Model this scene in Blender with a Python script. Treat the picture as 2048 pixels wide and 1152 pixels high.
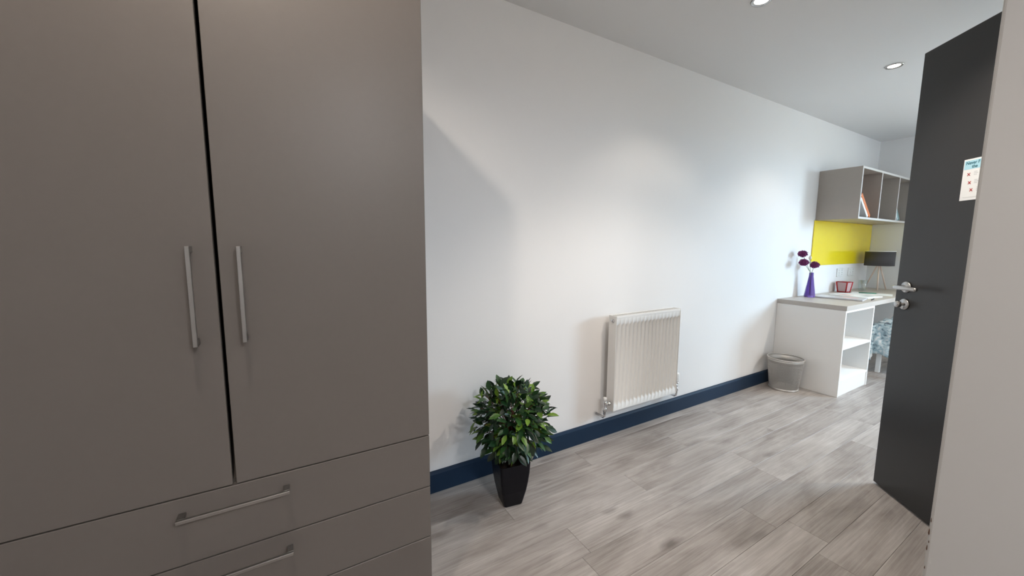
import bpy, bmesh, math, random
from mathutils import Vector, Matrix

random.seed(7)
for o in list(bpy.data.objects):
    bpy.data.objects.remove(o)
scene = bpy.context.scene
C = scene.collection

# ------------------------------------------------------------------ camera
FPX, YAW, PITCH, ROLL, CAM_D, CAM_H = 759.263, 0.53068, 0.11373, 0.00574, 1.68853, 1.20293
fw = Vector((math.sin(YAW) * math.cos(PITCH), math.cos(YAW) * math.cos(PITCH), -math.sin(PITCH)))
rt = Vector((math.cos(YAW), -math.sin(YAW), 0))
up = rt.cross(fw)
r2 = rt * math.cos(ROLL) + up * math.sin(ROLL)
u2 = up * math.cos(ROLL) - rt * math.sin(ROLL)
cam_data = bpy.data.cameras.new('camera')
cam_data.sensor_fit = 'HORIZONTAL'
cam_data.sensor_width = 36.0
cam_data.lens = FPX / 2048 * 36.0
cam_data.clip_start = 0.02
cam = bpy.data.objects.new('camera', cam_data)
C.objects.link(cam)
mw = Matrix((r2, u2, -fw)).transposed().to_4x4()
mw.translation = Vector((0, -CAM_D, CAM_H))
cam.matrix_world = mw
scene.camera = cam

# ------------------------------------------------------------------ world: overcast daylight outside the window
SKY_STRENGTH = 57.0
world = bpy.data.worlds.new('world')
scene.world = world
world.use_nodes = True
wn, wl = world.node_tree.nodes, world.node_tree.links
wn.clear()
w_out = wn.new('ShaderNodeOutputWorld')
w_bg = wn.new('ShaderNodeBackground')
w_geo = wn.new('ShaderNodeTexCoord')
w_sep = wn.new('ShaderNodeSeparateXYZ')
w_map = wn.new('ShaderNodeMapRange')
w_map.inputs['From Min'].default_value = -0.03
w_map.inputs['From Max'].default_value = 0.03
w_mix = wn.new('ShaderNodeMix')
w_mix.data_type = 'RGBA'
w_mix.inputs['A'].default_value = (0.20, 0.21, 0.20, 1)      # ground outside
w_mix.inputs['B'].default_value = (0.60, 0.80, 1.0, 1)       # overcast sky
wl.new(w_geo.outputs['Generated'], w_sep.inputs[0])
wl.new(w_sep.outputs['Z'], w_map.inputs['Value'])
wl.new(w_map.outputs[0], w_mix.inputs['Factor'])
wl.new(w_mix.outputs['Result'], w_bg.inputs['Color'])
w_bg.inputs['Strength'].default_value = SKY_STRENGTH
wl.new(w_bg.outputs[0], w_out.inputs['Surface'])

# ------------------------------------------------------------------ light settings and exposure
LAMP_WATT = 26.0
LAMP_COLOR = (1.0, 0.89, 0.77)
scene.view_settings.view_transform = 'Standard'
scene.view_settings.look = 'None'
scene.view_settings.gamma = 1.0
scene.view_settings.exposure = 0.27
scene.view_settings.use_curve_mapping = False
scene.cycles.max_bounces = 10
scene.cycles.diffuse_bounces = 6
scene.cycles.sample_clamp_indirect = 6.0
scene.cycles.caustics_reflective = False
scene.cycles.caustics_refractive = False
scene.cycles.use_denoising = True

# room measures
CEIL = 2.347
XF = 5.685           # far end wall
XL = -1.30           # wall beyond the wardrobe
YB = -3.20           # wall behind
WIN = dict(y0=-2.60, y1=-1.60, z0=1.05, z1=2.15)

# daylight portal in the window opening
pl = bpy.data.lights.new('window_portal', 'AREA')
pl.shape = 'RECTANGLE'
pl.size = WIN['z1'] - WIN['z0']
pl.size_y = WIN['y1'] - WIN['y0']
pl.cycles.is_portal = True
po = bpy.data.objects.new('window_portal', pl)
C.objects.link(po)
po.location = (XF + 0.19, (WIN['y0'] + WIN['y1']) / 2, (WIN['z0'] + WIN['z1']) / 2)
po.rotation_euler = (0, math.radians(90), 0)


# ------------------------------------------------------------------ helpers
def new_mat(name):
    m = bpy.data.materials.new(name)
    m.use_nodes = True
    return m, m.node_tree.nodes, m.node_tree.links, m.node_tree.nodes['Principled BSDF']


def mat(name, color, rough=0.5, metal=0.0, spec=0.5, noise=0.0, nscale=30, bump=0.0, bscale=200, trans=0.0, ior=1.45, emit=None, estr=0.0, coat=0.0):
    m, n, l, b = new_mat(name)
    b.inputs['Roughness'].default_value = rough
    b.inputs['Metallic'].default_value = metal
    b.inputs['Specular IOR Level'].default_value = spec
    b.inputs['IOR'].default_value = ior
    b.inputs['Transmission Weight'].default_value = trans
    b.inputs['Coat Weight'].default_value = coat
    col = (*color, 1)
    b.inputs['Base Color'].default_value = col
    if noise > 0 or bump > 0:
        tc = n.new('ShaderNodeTexCoord')
    if noise > 0:
        nt = n.new('ShaderNodeTexNoise')
        nt.inputs['Scale'].default_value = nscale
        nt.inputs['Detail'].default_value = 4
        l.new(tc.outputs['Object'], nt.inputs['Vector'])
        mx = n.new('ShaderNodeMix')
        mx.data_type = 'RGBA'
        mx.inputs['A'].default_value = tuple(c * (1 - noise) for c in color) + (1,)
        mx.inputs['B'].default_value = tuple(min(1, c * (1 + noise)) for c in color) + (1,)
        l.new(nt.outputs['Fac'], mx.inputs['Factor'])
        l.new(mx.outputs['Result'], b.inputs['Base Color'])
    if bump > 0:
        bt = n.new('ShaderNodeTexNoise')
        bt.inputs['Scale'].default_value = bscale
        bt.inputs['Detail'].default_value = 3
        l.new(tc.outputs['Object'], bt.inputs['Vector'])
        bp = n.new('ShaderNodeBump')
        bp.inputs['Strength'].default_value = bump
        bp.inputs['Distance'].default_value = 0.002
        l.new(bt.outputs['Fac'], bp.inputs['Height'])
        l.new(bp.outputs[0], b.inputs['Normal'])
    if emit:
        b.inputs['Emission Color'].default_value = (*emit, 1)
        b.inputs['Emission Strength'].default_value = estr
    return m


def tr(bm, verts, M):
    if M is not None:
        bmesh.ops.transform(bm, matrix=M, verts=verts)


def box(bm, x0, x1, y0, y1, z0, z1, bev=0.0, M=None, segs=1):
    r = bmesh.ops.create_cube(bm, size=1)
    vs = r['verts']
    for v in vs:
        v.co = Vector(((x0 + x1) / 2 + v.co.x * (x1 - x0), (y0 + y1) / 2 + v.co.y * (y1 - y0), (z0 + z1) / 2 + v.co.z * (z1 - z0)))
    if bev > 0:
        es = set(e for v in vs for e in v.link_edges)
        rr = bmesh.ops.bevel(bm, geom=list(es), offset=bev, segments=segs, profile=0.5, affect='EDGES')
        vs = list(set(rr['verts']) | set(v for v in vs if v.is_valid))
    tr(bm, vs, M)
    return vs


def tube(bm, pts, rad, n=10, caps=True):
    """Round tube along a polyline; rad is one number or a list."""
    pts = [Vector(p) for p in pts]
    rads = rad if isinstance(rad, (list, tuple)) else [rad] * len(pts)
    rings = []
    ref = None
    for i, p in enumerate(pts):
        a = pts[max(0, i - 1)]
        b = pts[min(len(pts) - 1, i + 1)]
        t = (b - a).normalized()
        if ref is None:
            ref = Vector((0, 0, 1)) if abs(t.z) < 0.9 else Vector((1, 0, 0))
        s = t.cross(ref).normalized()
        q = s.cross(t).normalized()
        ref = q
        rings.append([bm.verts.new(p + rads[i] * (math.cos(k * 2 * math.pi / n) * s + math.sin(k * 2 * math.pi / n) * q)) for k in range(n)])
    for i in range(len(rings) - 1):
        for k in range(n):
            f = bm.faces.new((rings[i][k], rings[i][(k + 1) % n], rings[i + 1][(k + 1) % n], rings[i + 1][k]))
            f.smooth = True
    if caps:
        bm.faces.new(rings[0][::-1])
        bm.faces.new(rings[-1])


def lathe(bm, prof, n=32, center=(0, 0), M=None, smooth=True):
    """Revolve (radius, z) pairs round the vertical axis."""
    rings = []
    vs = []
    for r, z in prof:
        if r < 1e-6:
            v = bm.verts.new((center[0], center[1], z))
            rings.append([v])
            vs.append(v)
        else:
            ring = [bm.verts.new((center[0] + r * math.cos(k * 2 * math.pi / n), center[1] + r * math.sin(k * 2 * math.pi / n), z)) for k in range(n)]
            rings.append(ring)
            vs += ring
    for a, b in zip(rings, rings[1:]):
        for k in range(n):
            if len(a) == 1 and len(b) == 1:
                continue
            if len(a) == 1:
                f = bm.faces.new((a[0], b[(k + 1) % n], b[k]))
            elif len(b) == 1:
                f = bm.faces.new((a[k], a[(k + 1) % n], b[0]))
            else:
                f = bm.faces.new((a[k], a[(k + 1) % n], b[(k + 1) % n], b[k]))
            f.smooth = smooth
    tr(bm, vs, M)
    return vs


def link(name, bm, m, parent=None, loc=None, smooth=None):
    bmesh.ops.recalc_face_normals(bm, faces=bm.faces)
    me = bpy.data.meshes.new(name)
    bm.to_mesh(me)
    bm.free()
    if m is not None:
        me.materials.append(m)
    o = bpy.data.objects.new(name, me)
    C.objects.link(o)
    if parent is not None:
        o.parent = parent
    if loc is not None:
        o.location = loc
    return o


def tag(o, label=None, cat=None, group=None, kind=None):
    if label:
        o['label'] = label
    if cat:
        o['category'] = cat
    if group:
        o['group'] = group
    if kind:
        o['kind'] = kind
    return o


def empty(name, loc=(0, 0, 0), rz=0.0):
    o = bpy.data.objects.new(name, None)
    o.empty_display_size = 0.1
    o.location = loc
    o.rotation_euler = (0, 0, rz)
    C.objects.link(o)
    return o


def B(*boxes, bev=0.0):
    bm = bmesh.new()
    for b in boxes:
        box(bm, *b, bev=bev)
    return bm


# ------------------------------------------------------------------ materials
M_wall = mat('white_wall_paint', (0.80, 0.785, 0.775), 0.75, spec=0.2, noise=0.012, nscale=3, bump=0.05, bscale=260)
M_ceil = mat('white_ceiling_paint', (0.74, 0.735, 0.73), 0.85, spec=0.15, bump=0.04, bscale=200)
M_skirt = mat('daylight_blued_gloss_paint', (0.011, 0.027, 0.056), 0.5, spec=0.2)  # charcoal paint with the blue of daylight mixed into its colour
M_taupe = mat('taupe_laminate', (0.138, 0.123, 0.112), 0.40, spec=0.35, noise=0.03, nscale=60, bump=0.03, bscale=500)
M_taupe_light = mat('light_taupe_laminate', (0.39, 0.345, 0.305), 0.42, spec=0.35, noise=0.03, nscale=60, bump=0.03, bscale=500)
M_taupe_top = mat('taupe_worktop', (0.47, 0.43, 0.395), 0.40, spec=0.4, noise=0.04, nscale=80)
M_inside = mat('dark_carcass_board', (0.06, 0.053, 0.048), 0.7, spec=0.2)
M_steel = mat('brushed_steel', (0.55, 0.54, 0.53), 0.24, metal=1.0, bump=0.02, bscale=900)
M_handle = mat('dull_steel', (0.38, 0.37, 0.36), 0.30, metal=1.0, bump=0.02, bscale=900)
M_chrome = mat('polished_chrome', (0.72, 0.72, 0.73), 0.12, metal=1.0)
M_white = mat('white_melamine', (0.84, 0.83, 0.815), 0.45, spec=0.4)
M_rad = mat('radiator_enamel', (0.78, 0.765, 0.74), 0.35, spec=0.45)
M_rad_in = mat('radiator_fins', (0.45, 0.44, 0.42), 0.6)
M_plastic = mat('white_plastic', (0.80, 0.80, 0.79), 0.35)
M_door = mat('charcoal_door_laminate', (0.029, 0.029, 0.030), 0.33, spec=0.5, noise=0.05, nscale=40, bump=0.02, bscale=400)
M_paper = mat('paper', (0.80, 0.82, 0.83), 0.6, noise=0.01)
M_ink = mat('teal_ink', (0.01, 0.12, 0.17), 0.6)
M_inkblue = mat('pale_blue_print', (0.40, 0.68, 0.80), 0.6)
M_inkred = mat('red_ink', (0.42, 0.03, 0.03), 0.6)
M_inkgrey = mat('grey_print', (0.48, 0.50, 0.52), 0.6)
M_pot = mat('black_pot', (0.005, 0.005, 0.008), 0.35, spec=0.22)
M_soil = mat('brown_soil', (0.035, 0.022, 0.015), 0.9, noise=0.4, nscale=120, bump=0.6, bscale=200)
M_stem = mat('red_brown_bark', (0.13, 0.035, 0.018), 0.7, noise=0.3, nscale=90, bump=0.3, bscale=150)
M_wire = mat('silver_wire', (0.58, 0.56, 0.54), 0.5, metal=0.6)
M_yellow = mat('yellow_gloss_panel', (0.85, 0.66, 0.02), 0.16, spec=0.6, coat=0.3)
M_shade = mat('dark_grey_fabric', (0.066, 0.061, 0.064), 0.8, noise=0.12, nscale=300, bump=0.25, bscale=900)
M_shade_in = mat('white_shade_lining', (0.78, 0.77, 0.74), 0.7)
M_wood_leg = mat('pale_pink_wood', (0.72, 0.58, 0.50), 0.45, noise=0.06, nscale=60)
M_vase = mat('purple_glass', (0.33, 0.20, 0.72), 0.06, trans=0.75, ior=1.45)
M_allium = mat('purple_petals', (0.22, 0.035, 0.15), 0.7, noise=0.4, nscale=200)
M_stalk = mat('grey_green_stalk', (0.17, 0.22, 0.13), 0.6)
M_bud = mat('cream_bud', (0.68, 0.62, 0.55), 0.6)
M_redglass = mat('red_glass', (0.75, 0.05, 0.06), 0.08, trans=0.55, ior=1.3)
M_frost = mat('frosted_pink_glass', (0.80, 0.60, 0.62), 0.30, trans=0.4, ior=1.2)
M_orange = mat('orange_cover', (0.62, 0.15, 0.02), 0.45)
M_brown = mat('brown_cover', (0.16, 0.045, 0.025), 0.5)
M_tealcov = mat('teal_grey_cover', (0.20, 0.34, 0.36), 0.5)
M_pages = mat('book_pages', (0.80, 0.79, 0.76), 0.8, noise=0.03, nscale=400)
M_green = mat('green_plastic', (0.012, 0.17, 0.11), 0.35)
M_greenleaf = None
M_dark = mat('dark_gap', (0.02, 0.02, 0.02), 0.9)
M_mag1 = mat('magazine_cover', (0.55, 0.55, 0.58), 0.3, noise=0.25, nscale=9)
M_pinkprint = mat('pink_print', (0.70, 0.50, 0.50), 0.35)
M_lens = mat('lamp_lens', (0.9, 0.9, 0.9), 0.4, emit=(1.0, 0.90, 0.78), estr=14.0)


def plank_material():
    m, n, l, b = new_mat('grey_oak_plank')
    tc = n.new('ShaderNodeTexCoord')
    oi = n.new('ShaderNodeObjectInfo')
    comb = n.new('ShaderNodeCombineXYZ')
    mu = n.new('ShaderNodeMath'); mu.operation = 'MULTIPLY'; mu.inputs[1].default_value = 37.0
    mu2 = n.new('ShaderNodeMath'); mu2.operation = 'MULTIPLY'; mu2.inputs[1].default_value = 91.0
    l.new(oi.outputs['Random'], mu.inputs[0]); l.new(oi.outputs['Random'], mu2.inputs[0])
    l.new(mu.outputs[0], comb.inputs[0]); l.new(mu2.outputs[0], comb.inputs[1])
    add = n.new('ShaderNodeVectorMath'); add.operation = 'ADD'
    l.new(tc.outputs['Object'], add.inputs[0]); l.new(comb.outputs[0], add.inputs[1])

    def noise(scale_vec, scale, detail, rough=0.55, dist=0.0):
        mp = n.new('ShaderNodeMapping')
        mp.inputs['Scale'].default_value = scale_vec
        l.new(add.outputs[0], mp.inputs['Vector'])
        t = n.new('ShaderNodeTexNoise')
        t.inputs['Scale'].default_value = scale
        t.inputs['Detail'].default_value = detail
        t.inputs['Roughness'].default_value = rough
        t.inputs['Distortion'].default_value = dist
        l.new(mp.outputs[0], t.inputs['Vector'])
        return t
    broad = noise((1.0, 4.0, 1), 2.4, 4, 0.6, 0.6)
    grain = noise((0.55, 26.0, 1), 3.5, 5, 0.60, 0.5)
    fine = noise((1.6, 110.0, 1), 4.0, 4, 0.65, 0.2)
    r1 = n.new('ShaderNodeValToRGB')
    cr = r1.color_ramp
    cr.elements[0].position = 0.28; cr.elements[0].color = (0.195, 0.166, 0.150, 1)
    cr.elements[1].position = 0.74; cr.elements[1].color = (0.560, 0.520, 0.495, 1)
    e = cr.elements.new(0.48); e.color = (0.345, 0.312, 0.290, 1)
    e = cr.elements.new(0.60); e.color = (0.435, 0.400, 0.376, 1)
    mixf = n.new('ShaderNodeMath'); mixf.operation = 'MULTIPLY_ADD'; mixf.inputs[1].default_value = 0.42
    l.new(grain.outputs['Fac'], mixf.inputs[0])
    m3 = n.new('ShaderNodeMath'); m3.operation = 'MULTIPLY'; m3.inputs[1].default_value = 0.58
    l.new(broad.outputs['Fac'], m3.inputs[0])
    l.new(m3.outputs[0], mixf.inputs[2])
    m4 = n.new('ShaderNodeMath'); m4.operation = 'MULTIPLY_ADD'; m4.inputs[1].default_value = 0.26; m4.inputs[2].default_value = -0.13
    l.new(fine.outputs['Fac'], m4.inputs[0])
    m5 = n.new('ShaderNodeMath'); m5.operation = 'ADD'
    l.new(mixf.outputs[0], m5.inputs[0]); l.new(m4.outputs[0], m5.inputs[1])
    # plank-to-plank tone
    m6 = n.new('ShaderNodeMath'); m6.operation = 'MULTIPLY_ADD'; m6.inputs[1].default_value = 0.11; m6.inputs[2].default_value = -0.055
    l.new(oi.outputs['Random'], m6.inputs[0])
    m7 = n.new('ShaderNodeMath'); m7.operation = 'ADD'
    l.new(m5.outputs[0], m7.inputs[0]); l.new(m6.outputs[0], m7.inputs[1])
    l.new(m7.outputs[0], r1.inputs['Fac'])
    # knots: sparse dark elongated spots
    mpk = n.new('ShaderNodeMapping'); mpk.inputs['Scale'].default_value = (2.3, 6.5, 1)
    l.new(add.outputs[0], mpk.inputs['Vector'])
    dn = n.new('ShaderNodeTexNoise'); dn.inputs['Scale'].default_value = 6; dn.inputs['Detail'].default_value = 2
    l.new(mpk.outputs[0], dn.inputs['Vector'])
    dm = n.new('ShaderNodeMix'); dm.data_type = 'VECTOR'; dm.inputs['Factor'].default_value = 0.10
    l.new(mpk.outputs[0], dm.inputs['A']); l.new(dn.outputs['Color'], dm.inputs['B'])
    vo = n.new('ShaderNodeTexVoronoi'); vo.inputs['Scale'].default_value = 1.0
    vo.inputs['Randomness'].default_value = 1.0
    l.new(dm.outputs['Result'], vo.inputs['Vector'])
    kr = n.new('ShaderNodeValToRGB')
    kr.color_ramp.elements[0].position = 0.03; kr.color_ramp.elements[0].color = (1, 1, 1, 1)
    kr.color_ramp.elements[1].position = 0.16; kr.color_ramp.elements[1].color = (0, 0, 0, 1)
    l.new(vo.outputs['Distance'], kr.inputs['Fac'])
    km = n.new('ShaderNodeMath'); km.operation = 'MULTIPLY'; km.inputs[1].default_value = 0.72
    l.new(kr.outputs['Color'], km.inputs[0])
    mx = n.new('ShaderNodeMix'); mx.data_type = 'RGBA'
    mx.inputs['B'].default_value = (0.085, 0.066, 0.056, 1)
    l.new(r1.outputs['Color'], mx.inputs['A']); l.new(km.outputs[0], mx.inputs['Factor'])
    l.new(mx.outputs['Result'], b.inputs['Base Color'])
    b.inputs['Roughness'].default_value = 0.42
    b.inputs['Specular IOR Level'].default_value = 0.45
    bp = n.new('ShaderNodeBump'); bp.inputs['Strength'].default_value = 0.18; bp.inputs['Distance'].default_value = 0.0015
    l.new(grain.outputs['Fac'], bp.inputs['Height']); l.new(bp.outputs[0], b.inputs['Normal'])
    return m


M_plank = plank_material()


def leaf_material(name):
    m, n, l, b = new_mat(name)
    oi = n.new('ShaderNodeObjectInfo')
    geo = n.new('ShaderNodeNewGeometry')
    s = n.new('ShaderNodeMath'); s.operation = 'ADD'
    fr = n.new('ShaderNodeMath'); fr.operation = 'FRACT'
    l.new(oi.outputs['Random'], s.inputs[0]); l.new(geo.outputs['Random Per Island'], s.inputs[1]); l.new(s.outputs[0], fr.inputs[0])
    r = n.new('ShaderNodeValToRGB')
    r.color_ramp.elements[0].position = 0.0; r.color_ramp.elements[0].color = (0.004, 0.018, 0.006, 1)
    r.color_ramp.elements[1].position = 1.0; r.color_ramp.elements[1].color = (0.17, 0.30, 0.030, 1)
    e = r.color_ramp.elements.new(0.55); e.color = (0.009, 0.042, 0.012, 1)
    e = r.color_ramp.elements.new(0.80); e.color = (0.030, 0.095, 0.016, 1)
    l.new(fr.outputs[0], r.inputs['Fac']); l.new(r.outputs['Color'], b.inputs['Base Color'])
    b.inputs['Roughness'].default_value = 0.36
    b.inputs['Specular IOR Level'].default_value = 0.5
    return m


M_leaf = leaf_material('green_leaf')


def throw_material():
    m, n, l, b = new_mat('patterned_throw')
    tc = n.new('ShaderNodeTexCoord')
    nt = n.new('ShaderNodeTexNoise'); nt.inputs['Scale'].default_value = 26; nt.inputs['Detail'].default_value = 4
    nt.inputs['Distortion'].default_value = 1.2
    l.new(tc.outputs['Object'], nt.inputs['Vector'])
    r = n.new('ShaderNodeValToRGB')
    r.color_ramp.elements[0].position = 0.33; r.color_ramp.elements[0].color = (0.13, 0.15, 0.19, 1)
    r.color_ramp.elements[1].position = 0.66; r.color_ramp.elements[1].color = (0.78, 0.78, 0.78, 1)
    e = r.color_ramp.elements.new(0.41); e.color = (0.34, 0.47, 0.53, 1)
    e = r.color_ramp.elements.new(0.52); e.color = (0.52, 0.64, 0.68, 1)
    l.new(nt.outputs['Fac'], r.inputs['Fac']); l.new(r.outputs['Color'], b.inputs['Base Color'])
    b.inputs['Roughness'].default_value = 0.9
    return m


M_throw = throw_material()


def thin_glass(name, color, gloss):
    m, n, l, b = new_mat(name)
    n.remove(b)
    out = n['Material Output']
    t = n.new('ShaderNodeBsdfTransparent'); t.inputs['Color'].default_value = (*color, 1)
    g = n.new('ShaderNodeBsdfGlossy'); g.inputs['Roughness'].default_value = 0.02
    mx = n.new('ShaderNodeMixShader'); mx.inputs[0].default_value = gloss
    l.new(t.outputs[0], mx.inputs[1]); l.new(g.outputs[0], mx.inputs[2]); l.new(mx.outputs[0], out.inputs['Surface'])
    return m


M_pane = thin_glass('window_glass', (0.96, 0.98, 0.98), 0.06)

# ------------------------------------------------------------------ the room
YE = -1.478          # end of the projecting wall beside the camera
XE = 1.25
DOOR_W, DOOR_Y = 0.83, -1.70

floor = link('floor', B((XL - 0.1, XF + 0.3, YB - 0.1, 0.1, -0.12, -0.012)), mat('screed', (0.10, 0.09, 0.08), 0.9))
tag(floor, 'grey brown oak look plank floor running to the desk', 'floor', kind='structure')
PW, PL = 0.15, 1.22
known = {0: 1.38, 2: 1.465, 3: 0.965, 4: 2.14, 5: 1.747, 7: 1.74}


def plank_mesh(lx, ly):
    bm = bmesh.new()
    g = 0.0004
    box(bm, g, lx - g, g, ly - g, -0.012, 0.0, bev=0.0006)
    me = bpy.data.meshes.new('plank')
    bmesh.ops.recalc_face_normals(bm, faces=bm.faces)
    bm.to_mesh(me)
    bm.free()
    me.materials.append(M_plank)
    return me


full_plank = plank_mesh(PL, PW)
rows = []
y = 0.0
rows.append((-0.07, 0.0, -1))
k = 0
while y > YB + 1e-6:
    y1 = -0.07 - PW * k
    y0 = max(YB, y1 - PW)
    rows.append((y0, y1, k))
    y = y0
    k += 1
for (y0, y1, k) in rows:
    if y1 - y0 < 0.01:
        continue
    j = known.get(k, random.random() * PL)
    x = j - PL * math.ceil((j - XL) / PL)
    while x < XF:
        a, b_ = max(x, XL), min(x + PL, XF)
        if b_ - a > 0.02:
            me = full_plank if abs(b_ - a - PL) < 1e-4 and abs(y1 - y0 - PW) < 1e-4 else plank_mesh(b_ - a, y1 - y0)
            o = bpy.data.objects.new('plank', me)
            C.objects.link(o)
            o.parent = floor
            o.location = (a, y0, 0)
        x += PL

ceiling = tag(link('ceiling', B((XL - 0.1, XF + 0.3, YB - 0.1, 0.1, CEIL, CEIL + 0.12)), M_ceil), 'plain white ceiling with recessed lamps', 'ceiling', kind='structure')
wall_back = tag(link('wall_back', B((XL - 0.1, XF + 0.3, 0.0, 0.1, -0.1, CEIL + 0.1)), M_wall), 'long white wall behind the radiator', 'wall', kind='structure')
tag(link('wall_left', B((XL - 0.1, XL, YB, 0.0, -0.1, CEIL + 0.05)), M_wall), 'white wall beyond the wardrobe', 'wall', kind='structure')
tag(link('wall_front', B((XL - 0.1, XF + 0.3, YB - 0.1, YB, -0.1, CEIL + 0.05)), M_wall), 'white wall opposite the radiator wall', 'wall', kind='structure')
# end wall with its window opening
yw0, yw1, zw0, zw1 = WIN['y0'], WIN['y1'], WIN['z0'], WIN['z1']
bm = B((XF, XF + 0.2, yw1, 0.0, -0.1, CEIL + 0.05), (XF, XF + 0.2, YB, yw0, -0.1, CEIL + 0.05),
       (XF, XF + 0.2, yw0, yw1, -0.1, zw0), (XF, XF + 0.2, yw0, yw1, zw1, CEIL + 0.05))
tag(link('wall_right', bm, M_wall), 'white end wall behind the desk lamp', 'wall', kind='structure')
win = tag(empty('window_1', (XF + 0.12, (yw0 + yw1) / 2, zw0)), 'white framed window in the end wall behind the open door', 'window', kind='structure')
hw, hh = (yw1 - yw0) / 2, zw1 - zw0
bm = B((-0.03, 0.03, -hw, -hw + 0.05, 0, hh), (-0.03, 0.03, hw - 0.05, hw, 0, hh), (-0.03, 0.03, -hw + 0.05, hw - 0.05, 0, 0.05),
       (-0.03, 0.03, -hw + 0.05, hw - 0.05, hh - 0.05, hh), (-0.025, 0.025, -0.025, 0.025, 0.05, hh - 0.05))
link('window_frame', bm, M_plastic, win)
link('pane', B((-0.003, 0.003, -hw + 0.05, -0.025, 0.05, hh - 0.05)), M_pane, win)
link('pane', B((-0.003, 0.003, 0.025, hw - 0.05, 0.05, hh - 0.05)), M_pane, win)
link('window_sill', B((-0.17, -0.03, -hw, hw, -0.0, 0.02), bev=0.004), M_white, win)

# projecting wall beside the camera, with its rounded and slightly chipped corner
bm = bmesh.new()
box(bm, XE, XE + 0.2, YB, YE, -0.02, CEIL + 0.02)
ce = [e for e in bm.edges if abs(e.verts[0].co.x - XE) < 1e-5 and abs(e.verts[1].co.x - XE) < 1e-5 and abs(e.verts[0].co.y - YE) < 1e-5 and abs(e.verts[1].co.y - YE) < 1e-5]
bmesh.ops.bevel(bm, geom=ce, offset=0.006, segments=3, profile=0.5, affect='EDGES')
tag(link('wall_partition', bm, mat('shade_greyed_wall_paint', (0.53, 0.52, 0.505), 0.75, spec=0.2, noise=0.012, nscale=3, bump=0.05, bscale=260)), 'shade greyed projecting wall that hides the door hinges', 'wall', kind='structure')  # white wall paint darkened, its shade put into the colour
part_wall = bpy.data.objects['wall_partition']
M_chip = mat('bare_brown_board', (0.12, 0.07, 0.05), 0.9, noise=0.3, nscale=200)
for z, h_, dx_ in ((0.545, 0.016, 0.0), (0.522, 0.010, 0.002), (0.575, 0.012, 0.001), (0.505, 0.014, 0.0), (0.455, 0.008, 0.001)):
    bm = bmesh.new()
    c_ = Vector((XE + 0.0014, YE - 0.0014 - dx_, z))
    w_ = 0.0011 + 0.0006 * random.random()
    pts = [(0.0, -h_ / 2, 0.3), (0.0, -h_ / 4, 1.0), (0.0, h_ / 5, 0.7), (0.0, h_ / 2, 0.2)]
    tube(bm, [(c_.x, c_.y, c_.z + p[1]) for p in pts], [w_ * p[2] for p in pts], 6)
    link('paint_chip', bm, M_chip, part_wall)
dx0, dx1 = 1.975, 2.845
bm = B((XE + 0.2, dx0, DOOR_Y - 0.12, DOOR_Y, -0.02, CEIL + 0.02), (dx1, 3.1, DOOR_Y - 0.12, DOOR_Y, -0.02, CEIL + 0.02), (dx0, dx1, DOOR_Y - 0.12, DOOR_Y, 2.10, CEIL + 0.02),
       (3.0, 3.1, YB, DOOR_Y - 0.12, -0.02, CEIL + 0.02))
tag(link('wall_entry', bm, M_wall), 'white wall holding the open charcoal door', 'wall', kind='structure')
bm = B((dx0, dx0 + 0.018, DOOR_Y - 0.12, DOOR_Y - 0.002, 0, 2.10), (dx1 - 0.018, dx1, DOOR_Y - 0.12, DOOR_Y - 0.002, 0, 2.10), (dx0 + 0.018, dx1 - 0.018, DOOR_Y - 0.12, DOOR_Y - 0.002, 2.08, 2.10))
tag(link('trim_1', bm, M_skirt), 'dark door lining of the open charcoal door', 'door lining', kind='structure')


def skirting(name, x0, x1, y0, y1, axis, label):
    """Plain board with a chamfered top; axis is the way it faces."""
    bm = bmesh.new()
    t, h = 0.016, 0.106
    prof = [(0, 0), (t, 0), (t, h - 0.012), (t - 0.006, h), (0, h)]
    ends = []
    for s in (0, 1):
        ring = []
        for d, z in prof:
            if axis == '-y':
                ring.append(bm.verts.new((x0 if s == 0 else x1, y0 - d, z)))
            elif axis == '-x':
                ring.append(bm.verts.new((x0 - d, y0 if s == 0 else y1, z)))
            else:
                ring.append(bm.verts.new((x0 if s == 0 else x1, y0 + d, z)))
        ends.append(ring)
    n = len(prof)
    for i in range(n):
        bm.faces.new((ends[0][i], ends[0][(i + 1) % n], ends[1][(i + 1) % n], ends[1][i]))
    bm.faces.new(ends[0])
    bm.faces.new(ends[1])
    return tag(link(name, bm, M_skirt), label, 'baseboard', kind='structure')


skirting('baseboard_back', 0.36, 3.715, 0.0, 0.0, '-y', 'dark baseboard tinted daylight blue along the radiator wall')
skirting('baseboard_left', XL + 0.005, -0.64, 0.0, 0.0, '-y', 'dark baseboard tinted daylight blue beyond the far side of the wardrobe')
skirting('baseboard_right', XF, XF, -3.19, -0.02, '-x', 'dark baseboard tinted daylight blue under the window')
skirting('baseboard_front', XL + 0.01, XE - 0.01, YB, YB, '+y', 'dark baseboard tinted daylight blue opposite the wardrobe')

# ------------------------------------------------------------------ wardrobe
WX0, WX1, WXG = -0.631, 0.3455, -0.1429
WY = -0.60
Z1, Z2, Z3, Z4, WTOP = 0.6166, 0.4485, 0.2792, 0.11, 1.937
ward = tag(empty('wardrobe', (WXG, -0.30, 0)), 'taupe two door wardrobe with drawers below and bar handles', 'wardrobe')


def wl_(x0, x1, y0, y1, z0, z1):
    return (x0 - WXG, x1 - WXG, y0 + 0.30, y1 + 0.30, z0, z1)


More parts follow.
